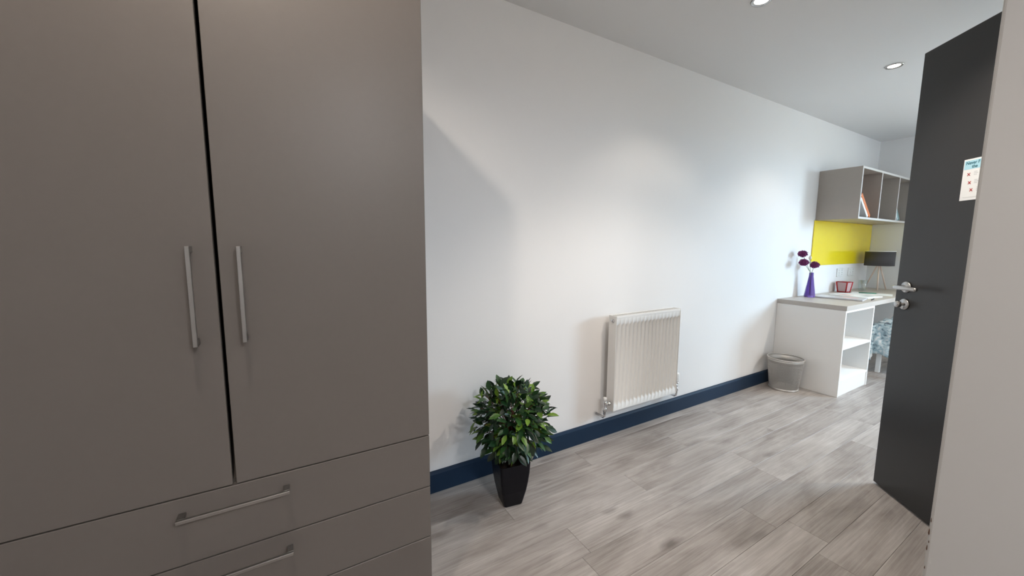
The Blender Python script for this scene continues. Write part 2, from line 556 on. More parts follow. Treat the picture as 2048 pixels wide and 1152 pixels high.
bm = B(wl_(WX0, WX0 + 0.018, WY + 0.02, -0.01, 0, WTOP), wl_(WX1 - 0.019, WX1 - 0.001, WY + 0.02, -0.01, 0, WTOP),
       wl_(WX0 + 0.018, WX1 - 0.019, WY + 0.02, -0.01, WTOP - 0.018, WTOP), wl_(WX0 + 0.018, WX1 - 0.019, -0.018, -0.01, 0.1, WTOP - 0.018),
       wl_(WX0 + 0.018, WX1 - 0.019, WY + 0.02, -0.02, Z4 - 0.018, Z4), wl_(WX0 + 0.018, WX1 - 0.019, WY + 0.02, -0.02, Z1 - 0.012, Z1 + 0.006))
link('carcass', bm, M_taupe, ward)
link('back_lining', B(wl_(WX0 + 0.018, WX1 - 0.019, -0.024, -0.0185, Z1, WTOP - 0.018)), M_inside, ward)
link('plinth', B(wl_(WX0 + 0.018, WX1 - 0.019, WY + 0.05, WY + 0.066, 0, Z4 - 0.018)), M_taupe, ward)


def bar_handle(parent, cx, cz, length, vertical):
    """Square bar on two short posts, sitting on the front at y = WY."""
    bm = bmesh.new()
    y1 = WY + 0.30
    s = 0.0042
    hl = length / 2
    if vertical:
        box(bm, cx - s, cx + s, y1 - 0.034, y1 - 0.026, cz - hl, cz + hl, bev=0.0008)
        for e in (-1, 1):
            zz = cz + e * (hl - 0.007)
            box(bm, cx - s * 0.9, cx + s * 0.9, y1 - 0.026, y1, zz - 0.007, zz + 0.007, bev=0.0006)
    else:
        box(bm, cx - hl, cx + hl, y1 - 0.034, y1 - 0.026, cz - s, cz + s, bev=0.0008)
        for e in (-1, 1):
            xx = cx + e * (hl - 0.007)
            box(bm, xx - 0.007, xx + 0.007, y1 - 0.026, y1, cz - s * 0.9, cz + s * 0.9, bev=0.0006)
    h = link('handle', bm, M_handle, parent)
    h['label'] = 'brushed steel bar handle'
    return h


G = 0.0016
for x0, x1, hx in ((WX0, WXG - 0.0038, -0.188), (WXG + 0.0038, WX1, -0.098)):
    d = link('door', B(wl_(x0, x1, WY, WY + 0.018, Z1 + G, WTOP), bev=0.0012), M_taupe, ward)
    bar_handle(d, hx - WXG, 1.0845, 0.222, True)
for z0, z1, hz in ((Z2, Z1, 0.5765), (Z3, Z2, 0.4075), (Z4, Z3, 0.2395)):
    d = link('drawer', B(wl_(WX0, WX1, WY, WY + 0.018, z0 + G, z1 - G), bev=0.0012), M_taupe, ward)
    bar_handle(d, 0.0025, hz, 0.222, False)

# ------------------------------------------------------------------ radiator
RX0, RX1, RZ0, RZ1, RYF, RYB = 1.645, 2.238, 0.198, 0.787, -0.104, -0.042
rad = tag(empty('radiator', ((RX0 + RX1) / 2, 0, 0)), 'white ribbed panel radiator on the wall above the baseboard', 'radiator')
rcx = (RX0 + RX1) / 2


def rl(x):
    return x - rcx


# pressed front panel: 17 rounded ribs between flat head and foot
bm = bmesh.new()
nrib = 17
w = RX1 - RX0 - 0.012
cols = []
for i in range(nrib * 8 + 1):
    t = i / 8
    ph = (i % 8) / 8
    d = (0.0, 0.45, 1.0, 1.0, 1.0, 1.0, 1.0, 0.45)[i % 8]      # narrow ridge, wide flat groove
    cols.append((RX0 + 0.006 + w * i / (nrib * 8), d))
zr = [(RZ0 + 0.004, 0), (RZ0 + 0.038, 0), (RZ0 + 0.056, 1), (RZ1 - 0.062, 1), (RZ1 - 0.045, 0), (RZ1 - 0.012, 0)]
grid = [[bm.verts.new((rl(x), RYF + 0.002 + 0.015 * d * a, z)) for (x, d) in cols] for (z, a) in zr]
for i in range(len(zr) - 1):
    for j in range(len(cols) - 1):
        f = bm.faces.new((grid[i][j], grid[i][j + 1], grid[i + 1][j + 1], grid[i + 1][j]))
        f.smooth = True
link('front_panel', bm, M_rad, rad)
link('convector_core', B((rl(RX0 + 0.01), rl(RX1 - 0.01), RYF + 0.024, RYB - 0.004, RZ0 + 0.01, RZ1 - 0.02)), M_rad_in, rad)
link('back_panel', B((rl(RX0 + 0.006), rl(RX1 - 0.006), RYB - 0.004, RYB, RZ0 + 0.004, RZ1 - 0.012), bev=0.001), M_rad, rad)
for x in (RX0, RX1 - 0.004):
    link('side_panel', B((rl(x), rl(x + 0.004), RYF, RYB, RZ0, RZ1), bev=0.0012), M_rad, rad)
bm = B((rl(RX0 + 0.004), rl(RX1 - 0.004), RYF, RYF + 0.006, RZ1 - 0.014, RZ1), (rl(RX0 + 0.004), rl(RX1 - 0.004), RYB - 0.006, RYB, RZ1 - 0.014, RZ1), bev=0.001)
for i in range(36):
    x = RX0 + 0.012 + i * (RX1 - RX0 - 0.024) / 35
    box(bm, rl(x - 0.002), rl(x + 0.002), RYF + 0.006, RYB - 0.006, RZ1 - 0.006, RZ1 - 0.002)
link('top_grille', bm, M_rad, rad)
Rz = Matrix.Rotation(math.radians(90), 4, 'Y')


def hlathe(bm, prof, x, y, z, n=16, sgn=-1):
    """Lathe whose axis lies along x."""
    lathe(bm, prof, n, M=Matrix.Translation((x, y, z)) @ Matrix.Rotation(math.radians(90 * sgn), 4, 'Y'))


bm = bmesh.new()
hlathe(bm, [(0, 0), (0.011, 0), (0.011, 0.005), (0.007, 0.007), (0.005, 0.010), (0, 0.010)], rl(RX0), (RYF + RYB) / 2, RZ1 - 0.033)
link('bleed_plug', bm, M_chrome, rad)
for side, xx in ((-1, RX0), (1, RX1)):
    bm = bmesh.new()
    yv = (RYF + RYB) / 2
    zv = RZ0 + 0.045
    hlathe(bm, [(0, 0), (0.013, 0), (0.013, 0.008), (0.009, 0.009), (0.009, 0.022), (0.013, 0.023), (0.013, 0.034), (0.0085, 0.036), (0, 0.036)], rl(xx), yv, zv, sgn=side)
    xv = xx + side * 0.040
    lathe(bm, [(0, zv - 0.062), (0.008, zv - 0.062), (0.008, zv - 0.042), (0.012, zv - 0.041), (0.012, zv - 0.022), (0.009, zv - 0.020), (0.011, zv + 0.012), (0.011, zv + 0.022), (0, zv + 0.022)], 16, center=(rl(xv), yv))
    v = link('valve', bm, M_chrome, rad)
    bm = bmesh.new()
    if side < 0:
        lathe(bm, [(0, zv + 0.022), (0.011, zv + 0.022), (0.0115, zv + 0.040), (0.010, zv + 0.046), (0, zv + 0.046)], 16, center=(rl(xv), yv))
    else:
        lathe(bm, [(0, zv + 0.022), (0.013, zv + 0.022), (0.015, zv + 0.030), (0.016, zv + 0.075), (0.013, zv + 0.085), (0, zv + 0.087)], 20, center=(rl(xv), yv))
    link('valve_cap', bm, M_plastic, v)
    bm = bmesh.new()
    tube(bm, [(rl(xv), yv, zv - 0.055), (rl(xv), yv, zv - 0.072), (rl(xv), yv + 0.010, zv - 0.082), (rl(xv), -0.001, zv - 0.083)], 0.0075, 12)
    link('pipe', bm, M_chrome, v)
for x in (1.78, 2.08):
    link('wall_bracket', B((rl(x), rl(x + 0.02), RYB, -0.0005, 0.25, 0.72)), M_rad, rad)

# ------------------------------------------------------------------ desk: worktop over an open shelf unit
DX0, DX1, DY, DZ = 3.7247, 4.315, -0.4923, 0.74
desk = tag(empty('desk', (4.70, -0.25, 0)), 'white desk with grey worktop and open shelves in its end', 'desk')


def dl(x0, x1, y0, y1, z0, z1):
    return (x0 - 4.70, x1 - 4.70, y0 + 0.25, y1 + 0.25, z0, z1)


wt = link('worktop', B(dl(DX0, XF - 0.002, DY, -0.001, DZ - 0.038, DZ), bev=0.0012), M_taupe_top, desk)
wt['label'] = 'grey laminate worktop'
zt = DZ - 0.0385
for x in (DX0 + 0.001, DX1 - 0.018):
    link('side_panel', B(dl(x, x + 0.018, DY + 0.004, -0.0015, 0, zt), bev=0.001), M_white, desk)
link('top_rail', B(dl(DX0 + 0.019, DX1 - 0.018, DY + 0.006, -0.018, zt - 0.018, zt), bev=0.001), M_white, desk)
link('shelf', B(dl(DX0 + 0.019, DX1 - 0.018, DY + 0.006, -0.03, 0.385, 0.403), bev=0.001), M_white, desk)
link('shelf', B(dl(DX0 + 0.019, DX1 - 0.018, DY + 0.006, -0.03, 0.118, 0.136), bev=0.001), M_white, desk)
link('plinth', B(dl(DX0 + 0.019, DX1 - 0.018, DY + 0.010, DY + 0.026, 0, 0.118), bev=0.001), M_white, desk)
link('back_panel', B(dl(DX0 + 0.019, DX1 - 0.018, -0.03, -0.018, 0.0, zt - 0.018)), M_white, desk)
link('end_support', B(dl(XF - 0.022, XF - 0.004, DY + 0.10, -0.018, 0, zt)), M_white, desk)

# ------------------------------------------------------------------ wall shelf with three cubes
SX0, SX1, SY, SZ0, SZ1 = 4.304, XF - 0.003, -0.3133, 1.4466, 1.8955
shelf = tag(empty('wall_shelf', ((SX0 + SX1) / 2, -0.15, SZ0)), 'taupe wall shelf of open cubes above the yellow panel', 'shelf')
scx = (SX0 + SX1) / 2


def sl(x0, x1, y0, y1, z0, z1):
    return (x0 - scx, x1 - scx, y0 + 0.15, y1 + 0.15, z0 - SZ0, z1 - SZ0)


T = 0.018
link('top_panel', B(sl(SX0 + T, SX1 - T, SY, -0.001, SZ1 - T, SZ1), bev=0.0008), M_taupe_light, shelf)
link('bottom_panel', B(sl(SX0 + T, SX1 - T, SY, -0.001, SZ0, SZ0 + T), bev=0.0008), M_taupe_light, shelf)
for x in (SX0, SX1 - T):
    link('side_panel', B(sl(x, x + T, SY, -0.001, SZ0, SZ1), bev=0.0008), M_taupe_light, shelf)
for x in (4.752, 5.212):
    link('divider', B(sl(x, x + T, SY + 0.001, -0.008, SZ0 + T, SZ1 - T), bev=0.0008), M_taupe_light, shelf)
link('back_panel', B(sl(SX0 + T, SX1 - T, -0.007, -0.001, SZ0 + T, SZ1 - T)), M_taupe_light, shelf)
# pale lipping on the front edges
lip = B(sl(SX0, SX1, SY - 0.0012, SY - 0.0002, SZ0, SZ0 + T), sl(SX0, SX1, SY - 0.0012, SY - 0.0002, SZ1 - T, SZ1))
for x in (SX0, 4.752, 5.212, SX1 - T):
    box(lip, *sl(x, x + T, SY - 0.0012, SY - 0.0002, SZ0 + T, SZ1 - T))
link('edge_lipping', lip, mat('pale_edge_lipping', (0.60, 0.57, 0.54), 0.4), shelf)


def book(name, label, cover, pages, x, y, z, thick, height, depth, lean, group=None):
    """Upright book: spine towards the room, leaning back to -x by `lean` radians about its foot."""
    root = tag(empty(name, (x, y, z)), label, 'book', group)
    root.rotation_euler = (0, -lean, 0)
    bm = B((0, 0.0025, 0, depth, 0, height), (thick - 0.0025, thick, 0, depth, 0, height), (0.0025, thick - 0.0025, 0, 0.0025, 0, height))
    link('cover', bm, cover, root)
    link('page_block', B((0.0026, thick - 0.0026, 0.003, depth - 0.004, 0.003, height - 0.003)), pages, root)
    return root


zb = SZ0 + T + 0.0005
book('book', 'orange book leaning in the first cube of the wall shelf', M_orange, M_pages, 4.618, SY + 0.02, zb, 0.032, 0.295, 0.17, math.radians(51), 'books on the wall shelf')
book('book', 'white book leaning under the orange book on the wall shelf', M_paper, M_pages, 4.575, SY + 0.02, zb, 0.024, 0.245, 0.16, math.radians(51), 'books on the wall shelf')
rb = tag(empty('book', (4.324, SY + 0.03, zb)), 'brown book lying flat beneath the leaning books on the shelf', 'book', 'books on the wall shelf')
link('cover', B((0, 0.070, 0, 0.15, 0, 0.0025), (0, 0.070, 0, 0.15, 0.0275, 0.030), (0, 0.070, 0, 0.0025, 0.0025, 0.0275)), M_brown, rb)
link('page_block', B((0.003, 0.068, 0.003, 0.148, 0.0026, 0.0274)), M_pages, rb)
book('book', 'teal grey book leaning in the cube beside the door', M_tealcov, M_pages, 5.394, SY + 0.02, zb, 0.024, 0.18, 0.16, math.radians(44), 'books on the wall shelf')
book('book', 'pale blue book leaning under the teal grey book', mat('pale_blue_cover', (0.62, 0.74, 0.78), 0.5), M_pages, 5.345, SY + 0.02, zb, 0.028, 0.135, 0.15, math.radians(42), 'books on the wall shelf')

# yellow board on the wall between desk and shelf
tag(link('yellow_board', B((4.285, XF - 0.004, -0.009, -0.001, 1.020, SZ0 - 0.001), bev=0.0008), M_yellow), 'glossy yellow board on the wall under the shelf', 'board')


def socket(x, z, label):
    root = tag(empty('power_socket', (x, 0, z)), label, 'socket', 'sockets above the desk')
    link('plate', B((-0.073, 0.073, -0.010, -0.0005, -0.043, 0.043), bev=0.003), M_plastic, root)
    for sx in (-0.036, 0.036):
        link('switch', B((sx - 0.010, sx + 0.010, -0.014, -0.010, 0.012, 0.032), bev=0.001), M_plastic, root)
        bm = B((sx - 0.003, sx + 0.003, -0.0106, -0.0100, -0.010, 0.000), (sx - 0.013, sx - 0.007, -0.0106, -0.0100, -0.028, -0.024), (sx + 0.007, sx + 0.013, -0.0106, -0.0100, -0.028, -0.024))
        link('socket_slots', bm, M_dark, root)


socket(4.96, 0.935, 'white double socket on the wall above the red glass')
socket(5.24, 0.935, 'white double socket on the wall behind the desk lamp')

# ------------------------------------------------------------------ things on the desk
# tall six-sided purple vase
vx, vy = 4.115, -0.085
vase = tag(empty('vase', (vx, vy, DZ)), 'tall tapering purple glass vase at the desk end', 'vase')
bm = bmesh.new()
prof = [(0, 0), (0.040, 0), (0.043, 0.006), (0.036, 0.06), (0.026, 0.13), (0.018, 0.19), (0.0165, 0.225), (0.013, 0.225), (0.0145, 0.19), (0.022, 0.13), (0.031, 0.065), (0.036, 0.014), (0, 0.012)]
lathe(bm, prof, 10, smooth=False)
link('glass_body', bm, M_vase, vase)


def allium(dx, dy, h, label, r=0.036):
    root = tag(empty('allium', (vx + 0.0, vy, DZ)), label, 'flower', 'purple flowers in the vase')
    bm = bmesh.new()
    tube(bm, [(dx * 0.02, dy * 0.02, 0.02), (dx * 0.06, dy * 0.06, 0.16), (dx * 0.12, dy * 0.12, 0.225), (dx * 0.55, dy * 0.55, 0.225 + (h - 0.225) * 0.5), (dx, dy, h)], 0.0022, 6)
    link('stalk', bm, M_stalk, root)
    bm = bmesh.new()
    rnd = random.Random(int(h * 1000))
    for i in range(150):
        zz = 1 - 2 * (i + 0.5) / 150
        a = i * 2.399963
        n = Vector((math.sqrt(1 - zz * zz) * math.cos(a), math.sqrt(1 - zz * zz) * math.sin(a), zz))
        c = Vector((dx, dy, h + 0.004))
        t = n.cross(Vector((0.3, 0.5, 0.8))).normalized()
        s = n.cross(t)
        rr = r * (0.85 + 0.3 * rnd.random())
        tip = c + Vector((n.x, n.y, n.z * 0.82)) * rr
        base = c + n * r * 0.35
        v = [bm.verts.new(base), bm.verts.new(tip + t * 0.0045), bm.verts.new(tip - t * 0.0022 + s * 0.004), bm.verts.new(tip - t * 0.0022 - s * 0.004)]
        for tri in ((0, 1, 2), (0, 2, 3), (0, 3, 1), (1, 3, 2)):
            bm.faces.new([v[q] for q in tri])
    bmesh.ops.create_icosphere(bm, subdivisions=2, radius=r * 0.72, matrix=Matrix.Translation((dx, dy, h + 0.004)) @ Matrix.Diagonal((1, 1, 0.82, 1)))
    link('flower_head', bm, M_allium, root)


allium(-0.155, 0.02, 0.393, 'purple pompom flower standing highest over the vase')
allium(-0.168, 0.00, 0.318, 'purple pompom flower just below the highest one')
allium(0.015, -0.012, 0.292, 'purple pompom flower standing right above the vase mouth', 0.036)
root = tag(empty('flower_bud', (vx, vy, DZ)), 'small pale bud on a stalk among the purple flowers', 'flower')
bm = bmesh.new()
tube(bm, [(0, 0.003, 0.02), (-0.002, 0.006, 0.16), (-0.004, 0.008, 0.225), (-0.02, 0.01, 0.30), (-0.03, 0.01, 0.35)], 0.002, 6)
link('stalk', bm, M_stalk, root)
bm = bmesh.new()
lathe(bm, [(0, 0.335), (0.008, 0.345), (0.012, 0.358), (0.009, 0.372), (0, 0.382)], 10, center=(-0.03, 0.01))
lathe(bm, [(0, 0.300), (0.006, 0.306), (0.008, 0.316), (0.005, 0.326), (0, 0.330)], 10, center=(-0.012, 0.012))
link('bud', bm, M_bud, root)

# square red votive glass
vot = tag(empty('votive_glass', (4.86, -0.085, DZ), math.radians(-8)), 'square red edged glass candle holder on the desk', 'candle holder')


def frustum(bm, h0, h1, z0, z1, inner=False):
    a = [bm.verts.new((sx * h0, sy * h0, z0)) for sx, sy in ((-1, -1), (1, -1), (1, 1), (-1, 1))]
    b = [bm.verts.new((sx * h1, sy * h1, z1)) for sx, sy in ((-1, -1), (1, -1), (1, 1), (-1, 1))]
    for i in range(4):
        bm.faces.new((a[i], a[(i + 1) % 4], b[(i + 1) % 4], b[i]))
    return a, b


bm = bmesh.new()
a0, b0 = frustum(bm, 0.034, 0.046, 0.0, 0.108)
a1, b1 = frustum(bm, 0.030, 0.042, 0.010, 0.108)
bm.faces.new(a0)
bm.faces.new(a1)
for i in range(4):
    bm.faces.new((b0[i], b0[(i + 1) % 4], b1[(i + 1) % 4], b1[i]))
link('glass_body', bm, M_frost, vot)
bm = bmesh.new()
for sx, sy in ((-1, -1), (1, -1), (1, 1), (-1, 1)):
    tube(bm, [(sx * 0.0345, sy * 0.0345, 0.0), (sx * 0.0465, sy * 0.0465, 0.108)], 0.0062, 6)
for hh_, z in ((0.0345, 0.006), (0.046, 0.106)):
    cs = [(-hh_, -hh_, z), (hh_, -hh_, z), (hh_, hh_, z), (-hh_, hh_, z)]
    for i in range(4):
        tube(bm, [cs[i], cs[(i + 1) % 4]], 0.0062 if z < 0.05 else 0.0045, 6)
link('coloured_edges', bm, M_redglass, vot)

# clear tumbler behind it
tum = bmesh.new()
lathe(tum, [(0, 0), (0.030, 0), (0.032, 0.004), (0.038, 0.115), (0.0362, 0.115), (0.0302, 0.010), (0, 0.009)], 28)
tag(link('tumbler', tum, thin_glass('clear_glass', (0.93, 0.96, 0.96), 0.16), loc=(5.17, -0.135, DZ)), 'clear drinking glass beside the red candle holder', 'glass')

# magazines and papers
def sheet_thing(name, label, cat, cx, cy, rz, w_, d_, t_, m, curl=0.0, z=DZ, bands=()):
    root = tag(empty(name, (cx, cy, z), rz), label, cat)
    bm = bmesh.new()
    nx = 10
    top, bot = [], []
    for i in range(nx + 1):
        u = i / nx
        lift = curl * (1 - u) ** 3
        x = -w_ / 2 + w_ * u
        top.append([bm.verts.new((x, -d_ / 2, t_ + lift)), bm.verts.new((x, d_ / 2, t_ + lift))])
        bot.append([bm.verts.new((x, -d_ / 2, lift * 0.6)), bm.verts.new((x, d_ / 2, lift * 0.6))])
    for i in range(nx):
        bm.faces.new((top[i][0], top[i + 1][0], top[i + 1][1], top[i][1]))
        bm.faces.new((bot[i][1], bot[i + 1][1], bot[i + 1][0], bot[i][0]))
        bm.faces.new((bot[i][0], bot[i + 1][0], top[i + 1][0], top[i][0]))
        bm.faces.new((bot[i + 1][1], bot[i][1], top[i][1], top[i + 1][1]))
    bm.faces.new((bot[0][0], top[0][0], top[0][1], bot[0][1]))
    bm.faces.new((bot[nx][1], top[nx][1], top[nx][0], bot[nx][0]))
    link('pages', bm, m, root)
    for (bx, by, bw, bd, bmater) in bands:
        link('printed_block', B((bx - bw / 2, bx + bw / 2, by - bd / 2, by + bd / 2, t_ + 0.0002, t_ + 0.0006)), bmater, root)
    return root


sheet_thing('magazine', 'large pale magazine lying at the desk front corner', 'magazine', 4.27, -0.265, math.radians(10), 0.24, 0.32, 0.008, M_mag1, 0.004, bands=((0.05, -0.06, 0.08, 0.10, M_pinkprint), (-0.03, 0.08, 0.10, 0.07, M_paper)))
sheet_thing('magazine', 'white magazine lying flat in front of the red glass', 'magazine', 4.60, -0.26, math.radians(-6), 0.26, 0.30, 0.007, M_paper, 0.0, bands=((0.02, -0.08, 0.12, 0.06, M_inkgrey), (-0.05, 0.05, 0.08, 0.10, M_pinkprint)))
sheet_thing('paper_sheet', 'sheet of white paper under the green pen', 'paper', 4.93, -0.28, math.radians(14), 0.21, 0.297, 0.0015, M_paper)
pen = tag(empty('pen', (4.93, -0.255, DZ + 0.0065), math.radians(-60)), 'green pen lying on the white paper', 'pen')
bm = bmesh.new()
tube(bm, [(-0.07, 0, 0), (0.06, 0, 0)], 0.0048, 8)
link('barrel', bm, M_green, pen)
bm = bmesh.new()
tube(bm, [(0.06, 0, 0), (0.075, 0, 0)], [0.0045, 0.001], 8)
link('tip', bm, M_chrome, pen)
pen2 = tag(empty('pen', (4.39, -0.447, DZ + 0.0045), math.radians(8)), 'dark pen lying near the desk front edge', 'pen')
bm = bmesh.new()
tube(bm, [(-0.05, 0, 0), (0.055, 0, 0)], 0.0042, 8)
link('barrel', bm, M_dark, pen2)
bm = bmesh.new()
tube(bm, [(0.055, 0, 0), (0.068, 0, 0)], [0.004, 0.001], 8)
link('tip', bm, M_chrome, pen2)

# desk lamp: drum shade on crossed tripod legs
lx, ly = 5.43, -0.172
lamp = tag(empty('desk_lamp', (lx, ly, DZ)), 'desk lamp with dark grey drum shade on three splayed legs', 'lamp')
bm = bmesh.new()
lathe(bm, [(0.118, 0.262), (0.120, 0.262), (0.120, 0.412), (0.118, 0.412)], 48)
link('shade', bm, M_shade, lamp)
bm = bmesh.new()
lathe(bm, [(0.1175, 0.263), (0.1175, 0.411)], 48)
link('shade_lining', bm, M_shade_in, lamp)
bm = bmesh.new()
lathe(bm, [(0.1155, 0.411), (0.1215, 0.411), (0.1215, 0.417), (0.1155, 0.417), (0.1155, 0.411)], 48)
link('shade_rim', bm, M_shade_in, lamp)
for a in (200, 330, 80):
    ca, sa = math.cos(math.radians(a)), math.sin(math.radians(a))
    bm = bmesh.new()
    tube(bm, [(0.105 * ca, 0.105 * sa, 0.005), (-0.004 * ca, -0.004 * sa, 0.315)], 0.0065, 10)
    link('leg', bm, M_wood_leg, lamp)
bm = bmesh.new()
lathe(bm, [(0, 0.270), (0.014, 0.270), (0.014, 0.285), (0.018, 0.287), (0.018, 0.30), (0, 0.30)], 16)
link('lamp_holder', bm, M_chrome, lamp)
bm = bmesh.new()
lathe(bm, [(0.014, 0.30), (0.030, 0.335), (0.030, 0.355), (0.018, 0.378), (0, 0.382)], 16)
link('bulb', bm, M_shade_in, lamp)
bm = bmesh.new()
for a in (20, 140, 260):
    ca, sa = math.cos(math.radians(a)), math.sin(math.radians(a))
    tube(bm, [(0.016 * ca, 0.016 * sa, 0.29), (0.117 * ca, 0.117 * sa, 0.275)], 0.0016, 6)
link('shade_carrier', bm, M_chrome, lamp)

# ------------------------------------------------------------------ chair and throw at the desk
CX0, CX1, CY0, CY1, CZ = 4.825, 5.235, -0.81, -0.39, 0.44
chair = tag(empty('chair', ((CX0 + CX1) / 2, (CY0 + CY1) / 2, 0)), 'white legged chair at the desk mostly covered by a throw', 'chair')
ccx, ccy = (CX0 + CX1) / 2, (CY0 + CY1) / 2


def cl(x0, x1, y0, y1, z0, z1):
    return (x0 - ccx, x1 - ccx, y0 - ccy, y1 - ccy, z0, z1)


for x in (CX0 + 0.005, CX1 - 0.037):
    link('leg', B(cl(x, x + 0.032, CY1 - 0.037, CY1 - 0.005, 0, CZ - 0.03), bev=0.002), M_white, chair)
    link('leg', B(cl(x, x + 0.032, CY0 + 0.005, CY0 + 0.037, 0, 0.86), bev=0.002), M_white, chair)
link('seat', B(cl(CX0, CX1, CY0, CY1, CZ - 0.03, CZ), bev=0.008), M_white, chair)
for z in (0.60, 0.72, 0.81):
    link('back_slat', B(cl(CX0 + 0.037, CX1 - 0.037, CY0 + 0.010, CY0 + 0.028, z, z + 0.055), bev=0.002), M_white, chair)
bm = bmesh.new()
NX, NY = 46, 40
hang_x, hang_f = 0.33, 0.31
vs = []
sx0, sx1, sy0, sy1 = CX0 - 0.012, CX1 + 0.012, CY0 + 0.06, CY1 + 0.012
for j in range(NY + 1):
    row = []
    for i in range(NX + 1):
        U = sx0 - hang_x + (sx1 - sx0 + 2 * hang_x) * i / NX
        V = sy0 + (sy1 - sy0 + hang_f) * j / NY
        ox = max(0, sx0 - U) + max(0, U - sx1)
        oy = max(0, V - sy1)
        x = min(max(U, sx0), sx1)
        yv = min(V, sy1)
        drop = max(ox, oy) + 0.25 * min(ox, oy)
        wob = 0.014 * math.sin(V * 38 + 1.0) + 0.010 * math.sin(U * 31)
        bl = min(1.0, drop / 0.06)
        if ox > 0:
            x += (-1 if U < sx0 else 1) * (0.018 * bl + abs(wob) * bl)
        if oy > 0:
            yv += 0.018 * bl + abs(0.012 * math.sin(U * 36)) * bl
        z = CZ + 0.052 - max(0, drop - 0.012) + 0.010 * math.sin(U * 23 + V * 17) + 0.008 * math.sin(U * 51 - V * 43)
        row.append(bm.verts.new((x - ccx, yv - ccy, z)))
    vs.append(row)
for j in range(NY):
    for i in range(NX):
        f = bm.faces.new((vs[j][i], vs[j][i + 1], vs[j + 1][i + 1], vs[j + 1][i]))
        f.smooth = True
thr = tag(link('throw', bm, M_throw, loc=(ccx, ccy, 0)), 'blue grey and white patterned throw draped over the chair', 'throw')
sm = thr.modifiers.new('thickness', 'SOLIDIFY')
sm.thickness = 0.022
sm.offset = -1

# ------------------------------------------------------------------ waste bin of wire mesh
bx, by = 3.585, -0.165
wbin = tag(empty('waste_bin', (bx, by, 0)), 'round silver wire mesh waste bin against the desk end', 'bin')
r0, r1b, hb = 0.103, 0.128, 0.265
bm = bmesh.new()
NW, NR = 96, 34
for k in range(NW):
    for s in (-1, 1):
        a0_, a1_ = 2 * math.pi * k / NW, 2 * math.pi * (k + s * 5.0) / NW
        pts = []
        for q in range(5):
            t = q / 4
            a = a0_ + (a1_ - a0_) * t
            r = r0 + (r1b - r0) * t
            pts.append((r * math.cos(a), r * math.sin(a), 0.014 + (hb - 0.03) * t))
        tube(bm, pts, 0.00105, 3, caps=False)
for q in range(NR):
    t = (q + 0.5) / NR
    r = r0 + (r1b - r0) * t
    z = 0.014 + (hb - 0.03) * t
    pts = [(r * math.cos(2 * math.pi * i / 48), r * math.sin(2 * math.pi * i / 48), z) for i in range(49)]
    tube(bm, pts, 0.0009, 3, caps=False)
ms = link('wire_mesh', bm, M_wire, wbin)
ms['kind'] = 'stuff'
bm = bmesh.new()
lathe(bm, [(0, 0.003), (r0 - 0.003, 0.003), (r0 + 0.002, 0.0), (r0 + 0.004, 0.004), (r0 + 0.004, 0.016), (r0, 0.017), (r0 - 0.004, 0.006), (0, 0.006)], 48)
link('base', bm, M_wire, wbin)
bm = bmesh.new()
pts = [((r1b + 0.001) * math.cos(2 * math.pi * i / 48), (r1b + 0.001) * math.sin(2 * math.pi * i / 48), hb) for i in range(49)]
tube(bm, pts, 0.0045, 8, caps=False)
lathe(bm, [(r1b - 0.004, hb - 0.038), (r1b - 0.003, hb - 0.038), (r1b + 0.0005, hb - 0.002), (r1b - 0.0005, hb - 0.002), (r1b - 0.004, hb - 0.038)], 48)
link('rim', bm, M_wire, wbin)

# ------------------------------------------------------------------ potted ball tree
px, py = 0.845, -0.243
plant = tag(empty('potted_plant', (px, py, 0), math.radians(-9)), 'round leafy green bush in a tapered black pot', 'plant')


def rsq(hw_, z, r, n=5):
    """Rounded square ring."""
    pts = []
    for q in range(4):
        cxs, cys = ((1, 1), (-1, 1), (-1, -1), (1, -1))[q]
        for i in range(n + 1):
            a = math.pi / 2 * (q + i / n)
            pts.append(((hw_ - r) * cxs + r * math.cos(a), (hw_ - r) * cys + r * math.sin(a), z))
    return pts


bm = bmesh.new()
prof = [(0.043, 0.0), (0.0455, 0.004), (0.052, 0.035), (0.060, 0.075), (0.0665, 0.12), (0.071, 0.165), (0.073, 0.205), (0.0735, 0.212), (0.0695, 0.212), (0.068, 0.19), (0.066, 0.165)]
rings = []
for i, (hw_, z) in enumerate(prof):
    rings.append([bm.verts.new(p) for p in rsq(hw_, z, 0.010)])
for a, b_ in zip(rings, rings[1:]):
    for i in range(len(a)):
        f = bm.faces.new((a[i], a[(i + 1) % len(a)], b_[(i + 1) % len(a)], b_[i]))
bm.faces.new(rings[0][::-1])
link('pot', bm, M_pot, plant)
bm = bmesh.new()
so = [bm.verts.new(p) for p in rsq(0.0665, 0.172, 0.009)]
bm.faces.new(so)
link('soil', bm, M_soil, plant)
bm = bmesh.new()
BC = Vector((0.008, 0.0, 0.405))
tube(bm, [(0, 0, 0.16), (0.004, 0.002, 0.22), (0.0, -0.002, 0.29), (0.006, 0, 0.36)], [0.013, 0.011, 0.0095, 0.008], 8)
link('trunk', bm, M_stem, plant)
rnd = random.Random(21)


def sphere_dir(i, n):
    zz = 1 - 2 * (i + 0.5) / n
    a = i * 2.399963 + rnd.uniform(-0.1, 0.1)
    return Vector((math.sqrt(max(0, 1 - zz * zz)) * math.cos(a), math.sqrt(max(0, 1 - zz * zz)) * math.sin(a), zz))


bm = bmesh.new()
for i in range(60):
    d = sphere_dir(i, 60)
    st = Vector((0.004, 0, 0.30 + 0.06 * rnd.random()))
    e = BC + d * 0.165
    mid = (st + e) / 2 + Vector((0, 0, 0.015))
    tube(bm, [st, mid, e], [0.0028, 0.002, 0.0012], 5, caps=False)
tw = link('branches', bm, M_stem, plant)
tw['kind'] = 'stuff'


